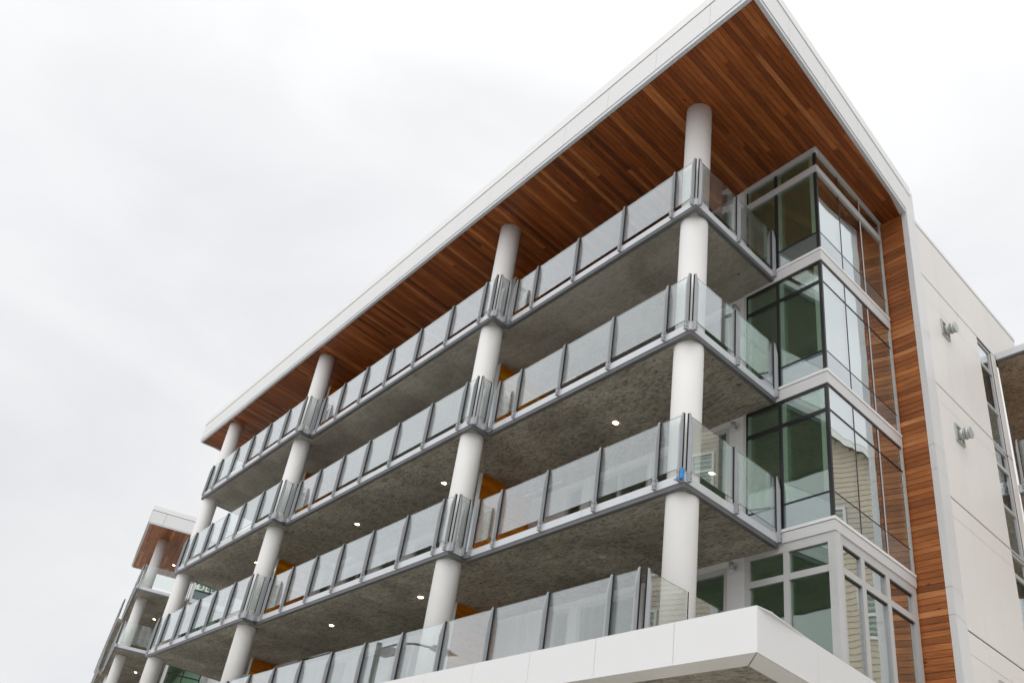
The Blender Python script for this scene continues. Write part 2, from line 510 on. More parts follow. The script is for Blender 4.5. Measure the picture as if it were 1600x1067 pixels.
# ---- columns
COLS = [(-.40, .38), (-6.80, -.13), (-17.05, -.49), (-25.0, -.60)]
for cx, cy in COLS:
    c = MB(); c.cyl((0, 0), .28, 0, Z0 + ROOFZ + .02, 64)
    obj('column', c, 'column', B, (cx, cy, 0), smooth=True)

# ---- railing post: flat plate with tapered head, bracket, two bolts, rubber strip
def post_mesh():
    p = MB()
    prof = [(.002, -.005), (.002, 1.308), (-.010, 1.308), (-.020, 1.285), (-.070, 1.02), (-.070, -.005)]
    p.extr([(-.016, y, z) for y, z in prof], (.032, 0, 0), 0)
    p.box(-.028, -.0165, -.070, .016, -.012, .19, 0)
    p.box(.0165, .028, -.070, .016, -.012, .19, 0)
    p.box(-.014, .014, .0025, .0295, .19, 1.295, 1)
    p.box(-.024, -.0145, .010, .0295, .19, 1.295, 1)
    p.box(.0145, .024, .010, .0295, .19, 1.295, 1)
    for z in (.045, .145):
        p.tube((.028, -.045, z), (.037, -.045, z), .011, 8, 2)
        p.tube((0, -.070, z), (0, -.079, z), .012, 8, 2)
    return p.data('rail_post', ['post', 'gasket', 'bolt'])
POST = post_mesh()

def glass_front(parent, x0, x1, y, z):
    if x1 - x0 < .08: return
    m_ = MB(); m_.box(x0, x1, y + .030, y + .045, z + .275, z + 1.292)
    m_.mi = [1, 1, 0, 1, 0, 1]
    obj('glass_panel', m_, ['rail', 'glassedge'], parent)

def glass_side(parent, u, y0, y1, z, out=1):
    m_ = MB(); m_.ub(u - .045 * out if out > 0 else u + .030, u - .030 * out if out > 0 else u + .045, y0, y1, z + .275, z + 1.292)
    m_.mi = [1, 1, 1, 0, 1, 0]
    obj('glass_panel', m_, ['rail', 'glassedge'], parent)

def front_rail(parent, y, z, xs, ends):
    """posts at xs (descending); glass between neighbours; ends = outer x limits of the glass"""
    for x in xs:
        link('rail_post', POST, parent, (x, y, z))
    lim = ([ends[0]] if ends[0] is not None else []) + list(xs) + ([ends[1]] if ends[1] is not None else [])
    for a, b in zip(lim[:-1], lim[1:]):
        ga = .0 if a == ends[0] else .014
        gb = .0 if b == ends[1] else .014
        glass_front(parent, b + gb, a - ga, y, z)

def side_rail(parent, u, z, ys, y_ends):
    for y in ys:
        link('rail_post', POST, parent, (u + SK * y, y, z), math.pi / 2 + SIDE_ROT)
    lim = sorted(list(ys) + [e for e in y_ends if e is not None])
    for a, b in zip(lim[:-1], lim[1:]):
        glass_side(parent, u, a + .012, b - .012, z)

Y1, Y2, Y3 = 0.0, -.496, -.943                  # front lines of the three stepped bays
U2, U3 = -6.387, -16.52                          # right-hand ends of bays 2 and 3
E3 = -25.38                                      # left-hand end of bay 3
BAYS = [dict(y=Y1, u0=0.0, u1=-6.422, back=2.85), dict(y=Y2, u0=U2, u1=-16.555, back=2.55), dict(y=Y3, u0=U3, u1=E3, back=2.10)]
POSTS = [[-.085, -.66, -2.22, -3.80, -5.36, -6.20],
         [-6.42, -6.89, -8.44, -10.08, -11.67, -13.20, -14.72, -16.05, -16.36],
         [-16.56, -17.93, -19.49, -20.98, -22.50, -24.07, -25.02]]
WALLY = 6.05

def fascia_run(parent, y, x0, x1, z):
    """light aluminium edge pieces about 3 m long on the slab edge, right to left"""
    x = x0
    first = True
    while x > x1 + .02:
        nx = max(x1, x - (2.6 if first else 3.14)); first = False
        if nx - x1 < .6: nx = x1
        f = MB(); f.box(nx + .004, x - .004, y, y + .028, z - .016, z + .130)
        obj('fascia_panel', f, 'alu', parent)
        x = nx

for k in range(3):
    z = Z0 - k * H
    for bi, b in enumerate(BAYS):
        y = b['y']
        # slab runs under the rooms as well
        s = MB()
        s.prism([(b['u0'] - .035 + SK * (y + .032), y + .032), (b['u0'] - .035 + SK * (b['back'] + .05), b['back'] + .05),
                 (b['u1'] + SK * (b['back'] + .05), b['back'] + .05), (b['u1'] + SK * (y + .032), y + .032)], z - .09, z + .10)
        bal = obj('balcony', s, 'concrete' if k else 'concrete_smooth', B)
        xr = b['u0'] + SK * y
        xl = b['u1'] + SK * y
        fascia_run(bal, y, xr, xl, z)
        e_ = MB(); e_.box(xl, xr - .012, y + .012, y + .030, z - .098, z - .018)
        e_.box(xl, xr - .012, y + .030, y + .105, z - .1005, z - .0925)
        if bi == 0:
            e_.ub(-.030, -.012, y + .032, 2.86, z - .098, z - .018)
            e_.ub(-.105, -.030, y + .106, 2.86, z - .1005, z - .0925)
        elif bi == 1:
            e_.ub(U2 - .030, U2 - .012, y + .032, .01, z - .098, z - .018)
            e_.ub(U2 - .105, U2 - .030, y + .106, .01, z - .1005, z - .0925)
        else:
            e_.ub(U3 - .030, U3 - .012, y + .032, Y2 + .01, z - .098, z - .018)
            e_.ub(U3 - .105, U3 - .030, y + .106, Y2 + .01, z - .1005, z - .0925)
            e_.ub(E3 + .012, E3 + .030, y + .032, 2.1, z - .098, z - .018)
            e_.ub(E3 + .030, E3 + .105, y + .106, 2.1, z - .1005, z - .0925)
        obj('edge_trim', e_, 'edge', bal)
        # cross edges
        if bi == 0:
            for a0, a1 in ((.0285, 1.05), (1.058, 2.86)):
                f = MB(); f.ub(-.028, 0.0, a0, a1, z - .016, z + .130); obj('fascia_panel', f, 'alu', bal)
            side_rail(bal, 0.0, z, [.085, 1.46, 2.83], (None, None))
            front_rail(bal, y, z, POSTS[0], (None, None))
        elif bi == 1:
            f = MB(); f.ub(U2 - .028, U2, y + .0285, -.002, z - .016, z + .130); obj('fascia_panel', f, 'alu', bal)
            side_rail(bal, U2, z, [y + .085, -.10], (None, None))
            front_rail(bal, y, z, POSTS[1], (None, None))
        else:
            f = MB(); f.ub(U3 - .028, U3, y + .0285, Y2 - .002, z - .016, z + .130); obj('fascia_panel', f, 'alu', bal)
            side_rail(bal, U3, z, [y + .085, Y2 - .09], (None, None))
            front_rail(bal, y, z, POSTS[2], (None, -25.22))
            f = MB(); f.ub(E3, E3 + .028, y + .0285, 2.1, z - .016, z + .130); obj('fascia_panel', f, 'alu', bal)
            for yy in (y + .09, .10, 1.10, 2.05):
                link('rail_post', POST, bal, (E3 + SK * yy, yy, z), -math.pi / 2 + SIDE_ROT)
            for a0, a1 in ((y + .11, .08), (.12, 1.08), (1.12, 2.03)):
                glass_side(bal, E3, a0, a1, z, out=-1)

# ---- first-floor terrace behind the white canopy
zT = Z0 - 3 * H
s = MB()
s.prism([(.0, -.75), (SK * 3.05 - .0, 3.05), (-27.5, 3.05), (-27.5, -.75)], zT - .09, zT + .10)
ter = obj('terrace', s, 'concrete', B)
uT = .06 - .145 * .8
front_rail(ter, -.80, zT, [-.045] + [-.657 - 1.578 * i for i in range(16)], (None, -25.2))
side_rail(ter, uT, zT, [-.70], (.312,))
m_ = MB(); m_.ub(uT - .045, uT - .030, .335, 2.9, zT + .275, zT + 1.292); m_.mi = [1, 1, 1, 0, 1, 0]
obj('glass_panel', m_, ['rail', 'glassedge'], ter)
m_ = MB(); m_.ub(uT - .060, uT - .018, .316, .330, zT + .1, zT + 1.292); obj('glass_joint', m_, 'gasket', ter)
m_ = MB(); m_.ub(uT - .060, uT - .018, .3305, .40, zT + .1, zT + 1.285); obj('rail_post', m_, 'post', ter)

# ---- white canopy: panels on the front and right, thin lip under them
CY, CX, CZ0, CZ1 = -1.14, 2.47, Z0 - 9.511, Z0 - 8.944
RSL = -.1998                                       # slope of the roof's and canopy's right-hand edge
can = MB()
can.prism([(2.30, -.86), (2.30 + RSL * 5.5, 4.6), (-27.4, 4.6), (-27.4, -.86)], CZ0 + .22, CZ1 - .16)
can = obj('canopy', can, 'concrete', B)
lip = [(CX - .01, CY + .01), (1.09, CY + .01), (1.09, CY + .40), (CX - .48, CY + .40)]
def lip_piece(poly):
    q = MB(); q.prism(poly, CZ0, CZ0 + .02); q.box(min(p[0] for p in poly), max(p[0] for p in poly[-2:]), CY + .385, CY + .40, CZ0 + .02, CZ0 + .22) if poly[0][1] < 0 and poly[2][0] < 2 else None
    obj('lip_panel', q, 'wall', can)
def ce(y): return CX + RSL * (y - CY)
q = MB(); q.prism([(ce(CY) - .015, CY + .012), (1.086, CY + .012), (1.086, CY + .40), (ce(CY + .40) - .41, CY + .40)], CZ0, CZ0 + .02)
q.box(1.086, ce(CY + .4) - .41, CY + .385, CY + .40, CZ0 + .02, CZ0 + .22)
obj('lip_panel', q, 'wall', can)
x = 1.082
while x > -27:
    q = MB(); q.prism([(x, CY + .012), (x - 1.566, CY + .012), (x - 1.566, CY + .40), (x, CY + .40)], CZ0, CZ0 + .02)
    q.box(x - 1.566, x, CY + .385, CY + .40, CZ0 + .02, CZ0 + .22)
    obj('lip_panel', q, 'wall', can); x -= 1.574
y = CY + .06
while y < 4.5:
    y1 = min(y + 1.566, 4.6)
    ya = y
    q = MB()
    if ya < CY + .1:
        q.prism([(ce(CY + .02) - .02, CY + .035), (ce(y1) - .02, y1), (ce(y1) - .40, y1), (ce(CY + .42) - .40, CY + .425)], CZ0, CZ0 + .02)
    else:
        q.prism([(ce(ya) - .02, ya), (ce(y1) - .02, y1), (ce(y1) - .40, y1), (ce(ya) - .40, ya)], CZ0, CZ0 + .02)
    obj('lip_panel', q, 'wall', can); y = y1 + .008
# front canopy panels
edges = [CX, 1.075, -.495, -2.06]
while edges[-1] > -26.5: edges.append(edges[-1] - 1.572)
for a, b2 in zip(edges[:-1], edges[1:]):
    q = MB(); q.box(b2 + .004, a - (.004 if a < CX else 0), CY, CY + .012, CZ0, CZ1)
    q.box(b2 + .004, a - (.004 if a < CX else 0), CY + .0125, CY + .30, CZ1 - .012, CZ1)
    obj('canopy_panel', q, 'white', can)
q = MB(); q.box(-27, CX - .05, CY + .02, CY + .03, CZ0 + .03, CZ1 - .03); obj('panel_backing', q, 'joint', can)
ys = [CY + .0005, .42, 1.98, 3.55, 4.6]
for a, b2 in zip(ys[:-1], ys[1:]):
    q = MB()
    q.prism([(ce(a + .012), a + .012 if a < 0 else a + .004), (ce(b2), b2 - .004), (ce(b2) - .012, b2 - .004), (ce(a) - .012, a + .012 if a < 0 else a + .004)], CZ0, CZ1)
    q.prism([(ce(a) - .013, a + .312 if a < 0 else a + .004), (ce(b2) - .013, b2 - .004), (ce(b2) - .30, b2 - .004), (ce(a) - .30, a + .312 if a < 0 else a + .004)], CZ1 - .012, CZ1)
    obj('canopy_panel', q, 'white', can)
q = MB(); q.prism([(ce(CY + .1) - .02, CY + .1), (ce(4.6) - .02, 4.6), (ce(4.6) - .03, 4.6), (ce(CY + .1) - .03, CY + .1)], CZ0 + .03, CZ1 - .03); obj('panel_backing', q, 'joint', can)

# ---- roof: slab, fascia panels, cap, grey drip edge
RY, RXR, RXL = -1.089, 2.435, -28.03
def re(y): return RXR + RSL * (y - RY)
UE = 5.96                                         # where the roof's right edge meets the cedar wall
r = MB()
r.prism([(RXR - .10, RY + .10), (re(UE) - .10, UE), (re(UE) - .10, 6.3), (-27.2, 6.3), (-27.9, RY + .10)], Z0 + ROOFZ + .03, Z0 + ROOFZ + 1.0)
roof = obj('roof', r, 'cap', B)
FZ0, FZ1, FZ2 = ROOFZ + .108, ROOFZ + .80, ROOFZ + 1.085
drip = MB()
drip.box(RXL + .05, RXR - .014, RY + .014, RY + .10, Z0 + ROOFZ, Z0 + FZ0 - .004)
drip.prism([(re(RY + .1) - .014, RY + .101), (re(UE) - .014, UE), (re(UE) - .10, UE), (re(RY + .1) - .10, RY + .101)], Z0 + ROOFZ, Z0 + FZ0 - .004)
LE = lambda y: RXL + .05 * (y - RY)               # left end of the roof
drip.prism([(LE(RY) + .014, RY + .101), (LE(6) + .014, 6), (LE(6) + .10, 6), (LE(RY) + .10, RY + .101)], Z0 + ROOFZ, Z0 + FZ0 - .004)
obj('drip_edge', drip, 'alu', roof)
ex = [RXR, 1.26]
while ex[-1] > RXL + 1.7: ex.append(ex[-1] - 1.571)
ex.append(RXL)
for a, b2 in zip(ex[:-1], ex[1:]):
    q = MB(); q.box(b2 + .004, a - (.004 if a < RXR else 0), RY, RY + .012, Z0 + FZ0, Z0 + FZ1 - .006)
    obj('fascia_panel', q, 'white', roof)
ey = [RY + .0125] + [RY + 1.40 + 1.571 * i for i in range(4)]
ey.append(UE + .02)
for a, b2 in zip(ey[:-1], ey[1:]):
    q = MB(); q.prism([(re(a), a + .002), (re(b2), b2 - .004), (re(b2) - .012, b2 - .004), (re(a) - .012, a + .002)], Z0 + FZ0, Z0 + FZ1 - .006)
    obj('fascia_panel', q, 'white', roof)
ey = [RY + .0125, .5, 2.1, 3.7, 5.3]
for a, b2 in zip(ey[:-1], ey[1:]):
    q = MB(); q.prism([(LE(a), a + .002), (LE(b2), b2 - .004), (LE(b2) + .012, b2 - .004), (LE(a) + .012, a + .002)], Z0 + FZ0, Z0 + FZ1 - .006)
    obj('fascia_panel', q, 'white', roof)
q = MB()
q.box(RXL + .02, RXR - .02, RY + .02, RY + .09, Z0 + FZ0, Z0 + FZ1 + .03)
q.prism([(re(RY + .09) - .02, RY + .0905), (re(UE) - .02, UE), (re(UE) - .09, UE), (re(RY + .09) - .09, RY + .0905)], Z0 + FZ0, Z0 + FZ1 + .03)
obj('fascia_backing', q, 'joint', roof)
q = MB()
q.box(RXL - .012, RXR + .012, RY - .012, RY + .12, Z0 + FZ1 + .022, Z0 + FZ2)
obj('roof_cap', q, 'cap', roof)
q = MB()
q.prism([(re(RY + .12) + .012, RY + .1205), (re(6.35) + .012, 6.35), (re(6.35) - .12, 6.35), (re(RY + .12) - .12, RY + .1205)], Z0 + FZ1 + .022, Z0 + FZ2)
obj('roof_cap', q, 'cap', roof)
q = MB()
q.prism([(LE(RY + .12) - .012, RY + .1205), (LE(6.3) - .012, 6.3), (LE(6.3) + .12, 6.3), (LE(RY + .12) + .12, RY + .1205)], Z0 + FZ1 + .022, Z0 + FZ2)
obj('roof_cap', q, 'cap', roof)

# ---- cedar soffit boards: 300 largest as parts, the rest joined
UNIT = MB(); UNIT.box(-.5, .5, 0, 1, 0, .018); 
def board_mesh():
    # square-edged board with eased lower arrises
    b = MB()
    w, t, c = .5, .018, .03
    prof = [(-w, t), (-w, .005), (-w + c, 0), (w - c, 0), (w, .005), (w, t)]
    b.extr([(x_, 0, z_) for x_, z_ in prof], (0, 1, 0))
    return b.data('soffit_board', 'soffit')
BOARD = board_mesh()
PITCH, GAP = .122, .0085
rest = MB()
rows = []
u = 2.19
while u > -28.2:
    rows.append(u); u -= PITCH
nparts = 0
def uedge(y): return RXR + RSL * (y - RY) - SK * y - .105
for u1 in rows:
    u0 = u1 - PITCH
    um = (u0 + u1) / 2
    yf = RY + .108
    # back end: corner window, walls of the three bays, or cedar wall
    yb = 5.975 if um > 1.20 else 3.05 if um > -6.6 else 2.72 if um > -16.7 else 2.3
    xl_lim = um + SK * yf
    if xl_lim < RXL + .10: continue
    # right edge cut
    ymax = yb
    if u1 > uedge(yb):
        # y where the edge passes the strip's right side
        lo, hi = yf, yb
        if uedge(yf) < u0 + .01: continue
        for _ in range(40):
            mid = (lo + hi) / 2
            if uedge(mid) > u1: lo = mid
            else: hi = mid
        ycut = lo
        cut = True
    else:
        ycut, cut = yb, False
    y = yf
    brk = random.uniform(.6, 4.6)
    while y < ycut - .01:
        y1 = min(ycut, y + brk)
        if ycut - y1 < .35: y1 = ycut
        brk = random.uniform(2.4, 4.9)
        zz = Z0 + ROOFZ + .006 + random.uniform(-.0012, .0012)
        if nparts < 297:
            link('soffit_board', BOARD, roof, (um + SK * (y + .002), y + .002, zz), SIDE_ROT, (PITCH - GAP, (y1 - y - .004) * math.hypot(1, SK), 1))
            nparts += 1
        else:
            p0, p1 = um - (PITCH - GAP) / 2, um + (PITCH - GAP) / 2
            rest.ub(p0, p1, y + .002, y1 - .002, zz, zz + .018)
        y = y1
    if cut and ycut < yb:                         # mitred last piece at the roof's edge
        lo, hi = ycut, yb
        for _ in range(40):
            mid = (lo + hi) / 2
            if uedge(mid) > u0: lo = mid
            else: hi = mid
        yl = lo
        p0, p1 = um - (PITCH - GAP) / 2, um + (PITCH - GAP) / 2
        q = MB()
        if ycut - yf < .02: ycut = yf
        ur = min(p1, uedge(ycut))
        q.prism([(p0 + SK * (ycut + .002), ycut + .002), (ur + SK * (ycut + .002), ycut + .002), (p0 + .01 + SK * yl, yl), (p0 + SK * yl, yl)], Z0 + ROOFZ + .006, Z0 + ROOFZ + .024)
        obj('soffit_board', q, 'soffit', roof); nparts += 1
o = obj('soffit_boards', rest, 'soffit', roof); o['kind'] = 'stuff'

# the whole roof falls towards the back
tilt = math.atan(RFALL)
for o in [roof] + list(roof.children):
    if o.data is BOARD:
        o.location.z -= RFALL * (o.location.y - RY)
        o.rotation_euler.x = -tilt * math.cos(SIDE_ROT)
    else:
        for v in o.data.vertices: v.co.z -= RFALL * (v.co.y - RY)
        o.data.update()

# ---- cedar-lined partitions between the flats
FINS = [  # (u at y=0, front y, z of floor, z of ceiling, back y)
    (-8.08, 1.17, .10, ROOFZ + .006, 2.88), (-7.72, .92, -H + .10, -.09, 2.88), (-7.95, 1.12, -2 * H + .10, -H - .09, 2.88), (-8.66, 1.50, -3 * H + .10, -2 * H - .09, 2.88),
    (-18.6, .50, .10, ROOFZ + .006, 2.5), (-19.0, .66, -H + .10, -.09, 2.5), (-19.42, .76, -2 * H + .10, -H - .09, 2.5), (-20.37, 1.22, -3 * H + .10, -2 * H - .09, 2.5)]
for fu, fy, fz0, fz1, fb in FINS:
    q = MB(); q.ub(fu - .13, fu - .012, fy + .02, fb, Z0 + fz0, Z0 + fz1)
    fin = obj('partition', q, 'backwall', B)
    q = MB(); q.ub(fu - .15, fu + .012, fy, fy + .019, Z0 + fz0, Z0 + fz1); obj('end_trim', q, 'alu', fin)
    n_b = int((fz1 - fz0) / .135)
    hgt = (fz1 - fz0) / n_b
    for i in range(n_b):
        zz = Z0 + fz0 + i * hgt
        y = fy + .02
        ym = y + random.uniform(.6, fb - y - .2) if (i % 2 and fb - y > 1.0) else fb
        for a, b2 in ((y, ym), (ym, fb)):
            if b2 - a < .05: continue
            q = MB(); q.ub(fu - .011, fu + random.uniform(.004, .007), a + .001, b2 - .001, zz + .002, zz + hgt - .003)
            obj('wall_board', q, 'fin', fin)

# ---- window wall helper (front-facing, plane y)
def pane_front(parent, x0, x1, y, z0, z1, mat='window', name='pane'):
    q = MB(); q.box(x0, x1, y, y + .022, z0, z1)
    obj(name, q, mat, parent)

def front_window(parent, x0, x1, y, z0, z1, cols, transoms=(), fw=.06, mat='frame', depth=.10, name='window'):
    """framed window facing front: frame is the part, panes its children"""
    f = MB()
    f.box(x0, x1, y, y + depth, z1 - fw, z1); f.box(x0, x1, y, y + depth, z0, z0 + fw)
    xs = [x0] + [x0 + (x1 - x0) * c for c in cols] + [x1]
    f.box(x0, x0 + fw, y + .001, y + depth - .001, z0 + fw, z1 - fw); f.box(x1 - fw, x1, y + .001, y + depth - .001, z0 + fw, z1 - fw)
    for xm in xs[1:-1]: f.box(xm - fw / 2, xm + fw / 2, y + .001, y + depth - .001, z0 + fw, z1 - fw)
    for t in transoms:
        for a, b2 in zip(xs[:-1], xs[1:]):
            f.box(a + (fw if a == x0 else fw / 2), b2 - (fw if b2 == x1 else fw / 2), y + .002, y + depth - .002, t - fw / 2, t + fw / 2)
    w = obj(name, f, mat, parent)
    zs = [z0] + list(transoms) + [z1]
    for a, b2 in zip(xs[:-1], xs[1:]):
        for c, d in zip(zs[:-1], zs[1:]):
            pane_front(w, a + (fw if a == x0 else fw / 2), b2 - (fw if b2 == x1 else fw / 2), y + .045, c + (fw if c == z0 else fw / 2), d - (fw if d == z1 else fw / 2))
    return w

# ---- back walls of the balconies with their doors and windows
def wall_run(y, xr, xl, z0, z1, openings):
    """pale panel wall; openings (x_left, x_right, kind) from right to left"""
    w = MB()
    x = xr
    for a, b2, kind in openings:
        w.box(b2, x, y, y + .16, z0, z1)
        w.box(a, b2, y, y + .16, z1 - .12, z1)
        x = a
    w.box(xl, x, y, y + .16, z0, z1)
    bw = obj('back_wall', w, 'backwall', B)
    for a, b2, kind in openings:
        if kind == 'door':
            d = front_window(B, a + .003, b2 - .003, y + .02, z0, z1 - .123, (), (), .10, 'frame', .09, 'balcony_door')
            q = MB(); q.tube((a + .15, y + .012, z0 + .98), (a + .15, y + .012, z0 + 1.22), .014, 8); obj('handle', q, 'bolt', d)
        elif kind == 'wide':
            front_window(B, a + .003, b2 - .003, y + .02, z0, z1 - .123, (.5,), (), .085, 'frame', .09)
        else:
            front_window(B, a + .003, b2 - .003, y + .02, z0, z1 - .123, (), (z0 + 1.45,), .08, 'frame', .09)

for k in range(4):
    z0 = Z0 - k * H + .10
    z1 = Z0 + ROOFZ if k == 0 else Z0 - (k - 1) * H - .09
    wall_run(2.89, -1.24, -9.6, z0, z1, [(-2.66, -1.65, 'door'), (-3.92, -2.9, 'narrow'), (-6.00, -4.00, 'wide'), (-6.92, -6.28, 'narrow')])
    wall_run(2.55, -9.35, -19.2, z0, z1, [(-11.2, -10.2, 'door'), (-13.6, -11.5, 'wide'), (-15.6, -14.4, 'narrow'), (-17.9, -16.3, 'wide')])
    wall_run(2.10, -19.0, -25.4, z0, z1, [(-21.4, -20.4, 'door'), (-23.6, -21.8, 'wide'), (-25.2, -24.1, 'narrow')])

# ---- corner windows (front face y = 2.891, right face u = 1.185)
YB, UB, XL, XC = 2.891, 1.185, -1.205, .766
YE = 5.915
YJ = 5.845
def pane_side(parent, y0, y1, z0, z1, mat='window', name='pane', u=UB):
    if mat == 'window': mat = 'window_bright'
    q = MB(); q.ub(u - .030, u - .008, y0, y1, z0, z1)
    obj(name, q, mat, parent)

# rooms behind the glass
for k in range(4):
    zf = Z0 - k * H + .10
    zc = Z0 + ROOFZ - .05 if k == 0 else Z0 - (k - 1) * H - .17
    q = MB()
    q.box(-27.4, .10, 5.955, 6.05, zf - .19, zc, 0)                 # inner back wall
    q.prism([(-27.4, 2.95), (UB - .10 + SK * 2.95, 2.95), (UB - .10 + SK * 5.95, 5.95), (-27.4, 5.95)], zf - .02, zf, 1)
    q.prism([(-27.4, 3.07), (UB - .05 + SK * 3.07, 3.07), (UB - .05 + SK * 5.95, 5.95), (-27.4, 5.95)], zc, zc + .06, 0)
    for xw in (-3.05, -6.25, -9.5, -14.0, -19.1, -23.8):
        q.box(xw, xw + .1, 3.075, 5.94, zf, zc, 0)
    obj('room', q, ['room', 'roomfloor'], B)

LEV = [  # per storey: band bottom, lip, spandrel bottom, spandrel top, transom, head
    dict(bb=-.140, lip=.115, sb=.171, st=.650, head=SOF(2.891)),
    dict(bb=-3.139, lip=-2.885, sb=-2.831, st=-2.367, tr=-.669, head=-.140),
    dict(bb=-6.118, lip=-5.914, sb=-5.860, st=-5.362, tr=-3.695, head=-3.139)]
MF = -.352                                         # front mullion
SM = (3.867, 4.829)                               # right-face mullions
for k, L in enumerate(LEV):
    z = lambda v: Z0 + v
    band = MB()
    # white-grey band at the slab edge with a lip above and below
    band.box(-1.245, XC, YB - .02, YB + .10, z(L['bb']), z(L['lip'] - .012))
    band.prism([(UB - .10 + SK * (YB + .1005), YB + .1005), (UB + .02 + SK * (YB + .1005), YB + .1005), (UB + .02 + SK * YE, YE), (UB - .10 + SK * YE, YE)], z(L['bb']), z(L['lip'] - .012))
    band.prism([(XC, YB - .02), (UB + .02 + SK * (YB - .02), YB - .02), (UB + .02 + SK * (YB + .1), YB + .1), (XC, YB + .1)], z(L['bb']), z(L['lip'] - .012))
    cw = obj('corner_window', band, 'band', B)
    sill = MB()
    sill.box(-1.245, XC - .02, YB - .035, YB + .08, z(L['lip']), z(L['sb']))
    sill.prism([(XC - .02, YB - .035), (UB + .035 + SK * (YB - .035), YB - .035), (UB + .035 + SK * YE, YE), (UB - .08 + SK * YE, YE), (UB - .08 + SK * (YB + .08), YB + .08), (XC - .02, YB + .08)], z(L['lip']), z(L['sb']))
    obj('sill', sill, 'cap', cw)
    fm = 'blackframe'
    head = L['head']
    top = head - (.145 if k == 0 else .05)
    # corner post and mullions
    fr = MB()
    fr.box(XC - .075, XC - .012, YB, YB + .06, z(L['sb']), z(top))
    fr.box(MF - .035, MF + .035, YB, YB + .09, z(L['sb']), z(top))
    fr.box(-1.205, -1.187, YB, YB + .09, z(L['sb']), z(top))
    if k:
        fr.box(-1.187, MF - .035, YB + .001, YB + .08, z(L['tr'] - .035), z(L['tr'] + .035))
        fr.box(MF + .035, XC - .075, YB + .001, YB + .08, z(L['tr'] - .035), z(L['tr'] + .035))
        fr.box(-1.205, XC - .012, YB + .002, YB + .07, z(top), z(head))
    fr.box(-1.187, MF - .035, YB + .001, YB + .08, z(L['st'] - .012), z(L['st'] + .012))
    fr.box(MF + .035, XC - .075, YB + .001, YB + .08, z(L['st'] - .012), z(L['st'] + .012))
    fr.ub(UB - .012, UB, YB + .001, YB + .05, z(L['sb']), z(top))
    for ym in SM:
        fr.ub(UB - .07, UB - .002, ym - .014, ym + .014, z(L['sb']), z(top))
    ys_ = [YB + .05, SM[0] - .014, SM[0] + .014, SM[1] - .014, SM[1] + .014, YJ]
    for a, b2 in zip(ys_[0::2], ys_[1::2]):
        fr.ub(UB - .06, UB - .003, a, b2, z(L['st'] - .010), z(L['st'] + .010))
        if k: fr.ub(UB - .06, UB - .003, a, b2, z(L['tr'] - .014), z(L['tr'] + .014))
    if k: fr.ub(UB - .06, UB - .001, YB + .05, YJ, z(top), z(head))
    obj('mullion', fr, fm, cw)
    # grey outer jambs
    obj('jamb', MB().box(-1.265, -1.206, YB - .015, YB + .12, z(L['lip']), z(head)), 'frame', cw)
    obj('jamb', MB().ub(UB - .10, UB + .012, YJ + .001, YE, z(L['lip'] + .06), z(head)), 'frame', cw)
    obj('jamb', MB().ub(UB - .09, UB - .004, SM[1] + .015, SM[1] + .07, z(L['sb']), z(top)), 'frame', cw)
    # pale inner jambs seen through the glass
    obj('jamb', MB().box(-1.187, -1.105, YB + .03, YB + .14, z(L['st'] + .02), z(top - .02)), 'frame', cw)
    obj('jamb', MB().box(MF + .036, MF + .13, YB + .03, YB + .14, z(L['st'] + .02), z(top - .02)), 'frame', cw)
    obj('jamb', MB().box(XC - .20, XC - .10, YB + .03, YB + .12, z(L['st'] + .02), z(top - .02)), 'frame', cw)
    rows_ = [(L['sb'], L['st'] - .012, 'spandrel_pane', 'spandrel')]
    if k:
        rows_ += [(L['st'] + .012, L['tr'] - .03, 'pane', 'window'), (L['tr'] + .03, top, 'pane', 'window')]
    else:
        rows_ += [(L['st'] + .012, 2.374, 'pane', 'window'), (2.574, top, 'pane', 'window')]
        tb = MB()
        tb.box(-1.205, XC + .015, YB - .030, YB + .08, z(2.374), z(2.464)); tb.box(-1.205, XC + .012, YB - .020, YB + .08, z(2.472), z(2.574))
        tb.prism([(XC + .016, YB - .030), (UB + .030 + SK * (YB - .03), YB - .030), (UB + .030 + SK * YJ, YJ), (UB - .07 + SK * YJ, YJ), (UB - .07 + SK * (YB + .08), YB + .08), (XC + .016, YB + .08)], z(2.374), z(2.464))
        tb.prism([(XC + .016, YB - .020), (UB + .020 + SK * (YB - .02), YB - .020), (UB + .020 + SK * YJ, YJ), (UB - .07 + SK * YJ, YJ), (UB - .07 + SK * (YB + .08), YB + .08), (XC + .016, YB + .08)], z(2.472), z(2.574))
        obj('transom_bar', tb, 'frame', cw)
        hb = MB()
        hb.box(-1.265, XC + .015, YB - .03, YB + .10, z(top), z(head - .002))
        hb.prism([(XC + .016, YB - .03), (UB + .035 + SK * (YB - .03), YB - .03), (UB + .035 + SK * YE, YE), (UB - .10 + SK * YE, YE), (UB - .10 + SK * (YB + .1), YB + .1), (XC + .016, YB + .1)], z(top + .04), z(head - .002))
        obj('head_trim', hb, 'alu', cw)
    for za, zb, nm, mt_ in rows_:
        for xa, xb in ((-1.187, MF - .035), (MF + .035, XC - .075)):
            pane_front(cw, xa, xb, YB + .018, z(za), z(zb), mt_, nm)
        for a, b2 in ((YB + .05, SM[0] - .014), (SM[0] + .014, SM[1] - .014), (SM[1] + .071, YJ)):
            pane_side(cw, a, b2, z(za), z(zb), mt_, nm)

